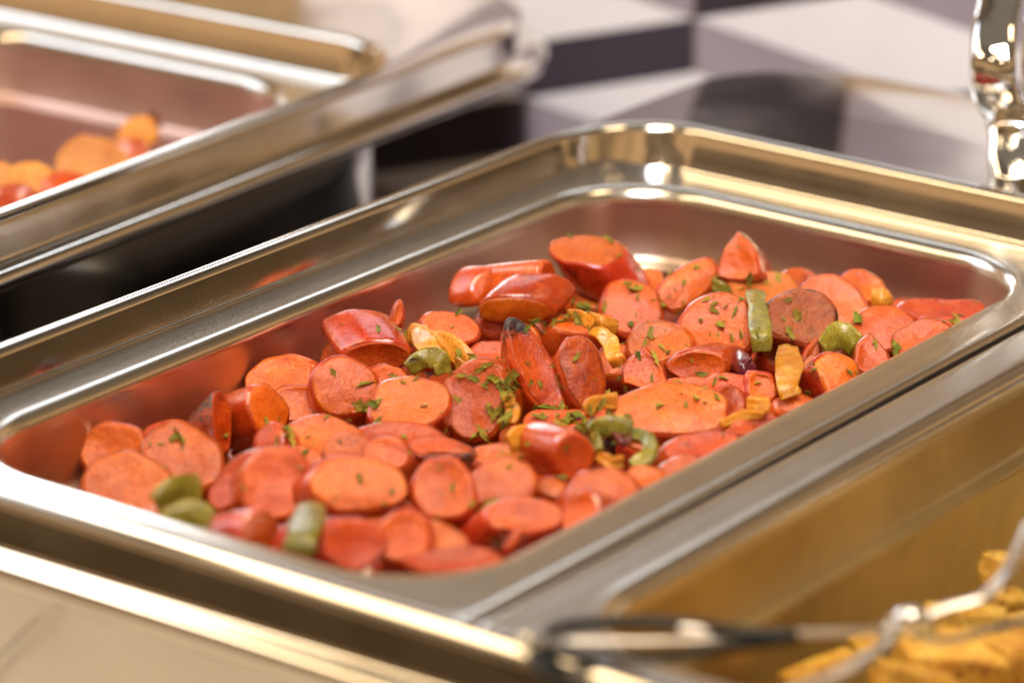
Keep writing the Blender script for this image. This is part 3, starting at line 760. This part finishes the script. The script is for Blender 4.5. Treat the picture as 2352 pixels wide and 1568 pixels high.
# ------------------------------------------------------------------ potatoes in the right pan
def lump(size, seed):
    bm = bmesh.new()
    bmesh.ops.create_cube(bm, size=1)
    bmesh.ops.subdivide_edges(bm, edges=bm.edges[:], cuts=7, use_grid_fill=True)
    rnd = random.Random(seed); off = Vector((rnd.uniform(0, 50),)*3)
    for v in bm.verts:
        c = v.co*2
        r = max(abs(c.x), abs(c.y), abs(c.z)); l = c.length
        c = c*(.72+.28*r/l) if l else c
        v.co = Vector((c.x*size[0], c.y*size[1], c.z*size[2]))*.5
        v.co += v.co.normalized()*(noise.noise(c*1.5+off)*.12+noise.noise(c*4+off)*.035)*min(size)
    return bm
PZ = -.034
for px, py, sx, sy, sz, rz, desc in [
  (2180,1520,260,150,120,.1,'broad porous potato piece lowest in the picture corner'),
  (2330,1515,150,120,110,.6,'potato piece at the right edge beside the broad porous one'),
  (2215,1425,200,70,70,-.1,'slim potato wedge between the two tong jaws'),
  (2300,1390,85,85,85,.4,'small cube of potato below the upper tong jaw'),
  (2292,1308,75,60,80,.9,'potato bit clinging above the upper tong jaw'),
  (1990,1495,66,60,66,.3,'small browned potato lump left of the tong jaws'),
  (1880,1545,190,70,60,.35,'long potato piece lying left of the small browned lump'),
  (2100,1580,200,120,100,.2,'potato piece under the lower tong jaw'),
  (2345,1440,70,60,60,.2,'potato bit at the edge under the upper jaw')]:
    p = at(px, py, PZ if py > 1330 else PZ+.008); sc = (p-CAMP).dot(fw)/FPX
    o = obj('potato_piece', lump((sx*sc, sy*sc*1.1, sz*sc), int(px+py)), M_POT)
    o.location = p
    o.rotation_euler = (rf.uniform(-.3, .3), rf.uniform(-.3, .3), -YAW+rz)
    tag(o, desc, 'potato piece', 'golden potato pieces in the right pan')

# ------------------------------------------------------------------ tongs
tg = tag(empty('serving_tongs', at(1230, 1480, .010)), 'steel serving tongs with looped black handles resting across the potato pan', 'tongs')
def tp(px, py, z): return at(px, py, z)-Vector(tg.location)
ZT = .012
def tpath(pts, n=8): return smooth_path([tp(*q) for q in pts], n)
pxr = (at(1500, 1450, ZT)-CAMP).dot(fw)/FPX
hl = [(1235,1475,ZT),(1290,1440,ZT),(1420,1428,ZT),(1560,1432,ZT),(1700,1452,ZT),(1830,1458,ZT)]
h2 = [(1235,1480,ZT),(1290,1500,ZT),(1420,1508,ZT),(1560,1505,ZT),(1700,1482,ZT),(1830,1462,ZT)]
obj('handle_loop', tube(tpath(hl), 16*pxr, 12), M_BLACK, tg)
obj('handle_loop', tube(tpath(h2), 14*pxr, 12), M_BLACK, tg)
obj('handle_end', tube(tpath([(1205,1470,ZT),(1225,1476,ZT),(1250,1480,ZT)]), [27*pxr]*17, 14), M_CHROME, tg)
obj('handle_core', tube(tpath([(1300,1470,ZT-.002),(1500,1470,ZT-.002),(1700,1466,ZT-.002)]), 8*pxr, 10, .5), M_SATIN, tg)
obj('handle_loop', tube(tpath([(1225,1490,ZT-.002),(1250,1530,ZT-.002),(1320,1570,ZT-.003),(1460,1600,ZT-.004),(1700,1620,ZT-.006)]), 20*pxr, 12), M_BLACK, tg)
obj('arm', tube(tpath([(1560,1440,ZT),(1700,1452,ZT-.001),(1850,1452,ZT-.003),(2000,1448,ZT-.006),(2060,1440,ZT-.008)]), 15*pxr, 12, .6), M_SATIN, tg)
obj('arm', tube(tpath([(1700,1620,ZT-.006),(1900,1560,ZT-.008),(2020,1490,ZT-.008),(2070,1440,ZT-.008)]), 18*pxr, 12, .6), M_SATIN, tg)
pv = tube(tpath([(2040,1450,ZT-.010),(2062,1425,ZT-.006),(2100,1415,ZT-.004),(2130,1440,ZT-.008)], 4), 30*pxr, 14, .8)
obj('pivot', pv, M_CHROME, tg)
obj('jaw', tube(tpath([(2110,1420,ZT-.006),(2180,1392,ZT-.004),(2262,1368,ZT-.002),(2310,1320,ZT),(2345,1250,ZT),(2365,1200,ZT)]), 17*pxr, 12, .5), M_SATIN, tg)
obj('jaw', tube(tpath([(2090,1455,ZT-.010),(2170,1470,ZT-.012),(2260,1448,ZT-.014),(2360,1420,ZT-.014)]), 16*pxr, 12, .5), M_CHROME, tg)

# ------------------------------------------------------------------ chrome hinge bracket on the shelf
br = tag(empty('lid_bracket', at(2300, 400, .0078)), 'curved chrome lid bracket standing on the shelf behind the sausage pan', 'lid bracket')
bdep = (at(2300, 405, .0078)-CAMP).dot(fw)
def ribbon(prof, w, dep_off, th):
    bm = bmesh.new(); rings = []
    P = smooth_path([at_depth(px, py, bdep+dep_off)-Vector(br.location) for px, py in prof], 8)
    n = len(P); wd_ = rt*.94-fw*.35
    for i, p in enumerate(P):
        tdir = (P[min(i+1, n-1)]-P[max(i-1, 0)]).normalized()
        nr = wd_.cross(tdir).normalized()
        if nr.dot(fw) > 0: nr = -nr
        # bowed across its width
        r = []
        for k in range(9):
            u = k/8
            r.append(p+wd_*(w*u)+nr*(.0022*math.sin(math.pi*u)))
        for k in range(8, -1, -1):
            u = k/8
            r.append(p+wd_*(w*u)+nr*(.0022*math.sin(math.pi*u)-th))
        rings.append(r)
    loft(bm, rings, cap='both'); bmesh.ops.recalc_face_normals(bm, faces=bm.faces[:]); return bm
def zprof(dx=0):
    # leans toward and away from the camera as well: points (x, y, depth)
    return [(2262+dx,-60),(2240+dx,10),(2230+dx,90),(2229+dx,170),(2236+dx,232),(2262+dx,275),(2270+dx,315),(2268+dx,360),(2274+dx,408)]
def ribbon2(prof, w, th):
    bm = bmesh.new(); rings = []
    P = smooth_path([at_depth(px, py, bdep+d)-Vector(br.location) for px, py, d in prof], 8)
    n = len(P); wd_ = (rt*.97-fw*.24).normalized()
    for i, p in enumerate(P):
        tdir = (P[min(i+1, n-1)]-P[max(i-1, 0)]).normalized()
        nr = wd_.cross(tdir).normalized()
        if nr.dot(fw) > 0: nr = -nr
        r = []
        for k in range(11):
            u = k/10
            r.append(p+wd_*(w*u)+nr*(.0016*math.sin(math.pi*u)**.5))
        for k in range(10, -1, -1):
            u = k/10
            r.append(p+wd_*(w*u)-nr*th)
        rings.append(r)
    loft(bm, rings, cap='both'); bmesh.ops.recalc_face_normals(bm, faces=bm.faces[:]); return bm
prf = [(2265,-70,.012),(2246,0,.004),(2233,60,-.004),(2229,130,-.009),(2230,190,-.008),(2242,240,-.002),(2264,278,.006),(2270,320,.004),(2268,365,.001),(2276,412,-.002)]
obj('strap', ribbon2(prf, .0135, .002), M_CHROME, br)
obj('strap', ribbon2([(x+116, y+8, d+.002) for x, y, d in prf], .0135, .002), M_CHROME, br)

# ------------------------------------------------------------------ patterned panel behind
PD = 1.42
pn = tag(empty('tiled_panel', at_depth(1594, 40, PD)), 'wall panel of white, lilac and dark lozenge tiles forming a cube pattern', 'tiled panel')
hz = Vector((fw.x, fw.y, 0)).normalized()
o0 = Vector(pn.location)
def onp(px, py, lift=0.0):
    d = ray(px, py); t_ = (o0-CAMP).dot(hz)/d.dot(hz)
    return CAMP+d*t_-hz*lift-o0
def tile(pts, mt_):
    c = Vector((sum(p[0] for p in pts)/4, sum(p[1] for p in pts)/4))
    base = [onp(*(Vector(p)), 0) for p in pts]
    q = [Vector(p)+(c-Vector(p)).normalized()*5 for p in pts]
    top = [onp(v.x, v.y, .0025) for v in q]; q2 = [Vector(p)+(c-Vector(p)).normalized()*2 for p in pts]
    mid = [onp(v.x, v.y, .0015) for v in q2]; bot = [onp(v.x, v.y, 0) for v in q2]
    bm = bmesh.new(); loft(bm, [bot, mid, top], cap='last'); bmesh.ops.recalc_face_normals(bm, faces=bm.faces[:])
    obj('tile', bm, mt_, pn, smooth=False)
v1, v2, v3 = Vector((387, -60)), Vector((524, 185)), Vector((0, 121))
L0 = Vector((1594, 40))
ta, tb = v1+v2, v3-v1
for i in range(-4, 4):
    for j in range(-5, 8):
        l = L0+ta*i+tb*j
        if not (250 < l.x < 3200 and -400 < l.y < 900): continue
        tile([l, l+v1, l+v1+v2, l+v2], M_TW)
        tile([l, l+v2, l+v2+v3, l+v3], M_TL)
        tile([l+v2, l+v1+v2, l+v1+v2+v3, l+v2+v3], M_TD)
bm = bmesh.new()
cs = [onp(-1500, -400, -.0005), onp(3600, -400, -.0005), onp(3600, 1200, -.0005), onp(-1500, 1200, -.0005)]
bot = [c_ + hz*.02 for c_ in cs]
loft(bm, [bot, cs], cap='both'); bmesh.ops.recalc_face_normals(bm, faces=bm.faces[:])
obj('backing', bm, M_GROUT, pn, smooth=False)
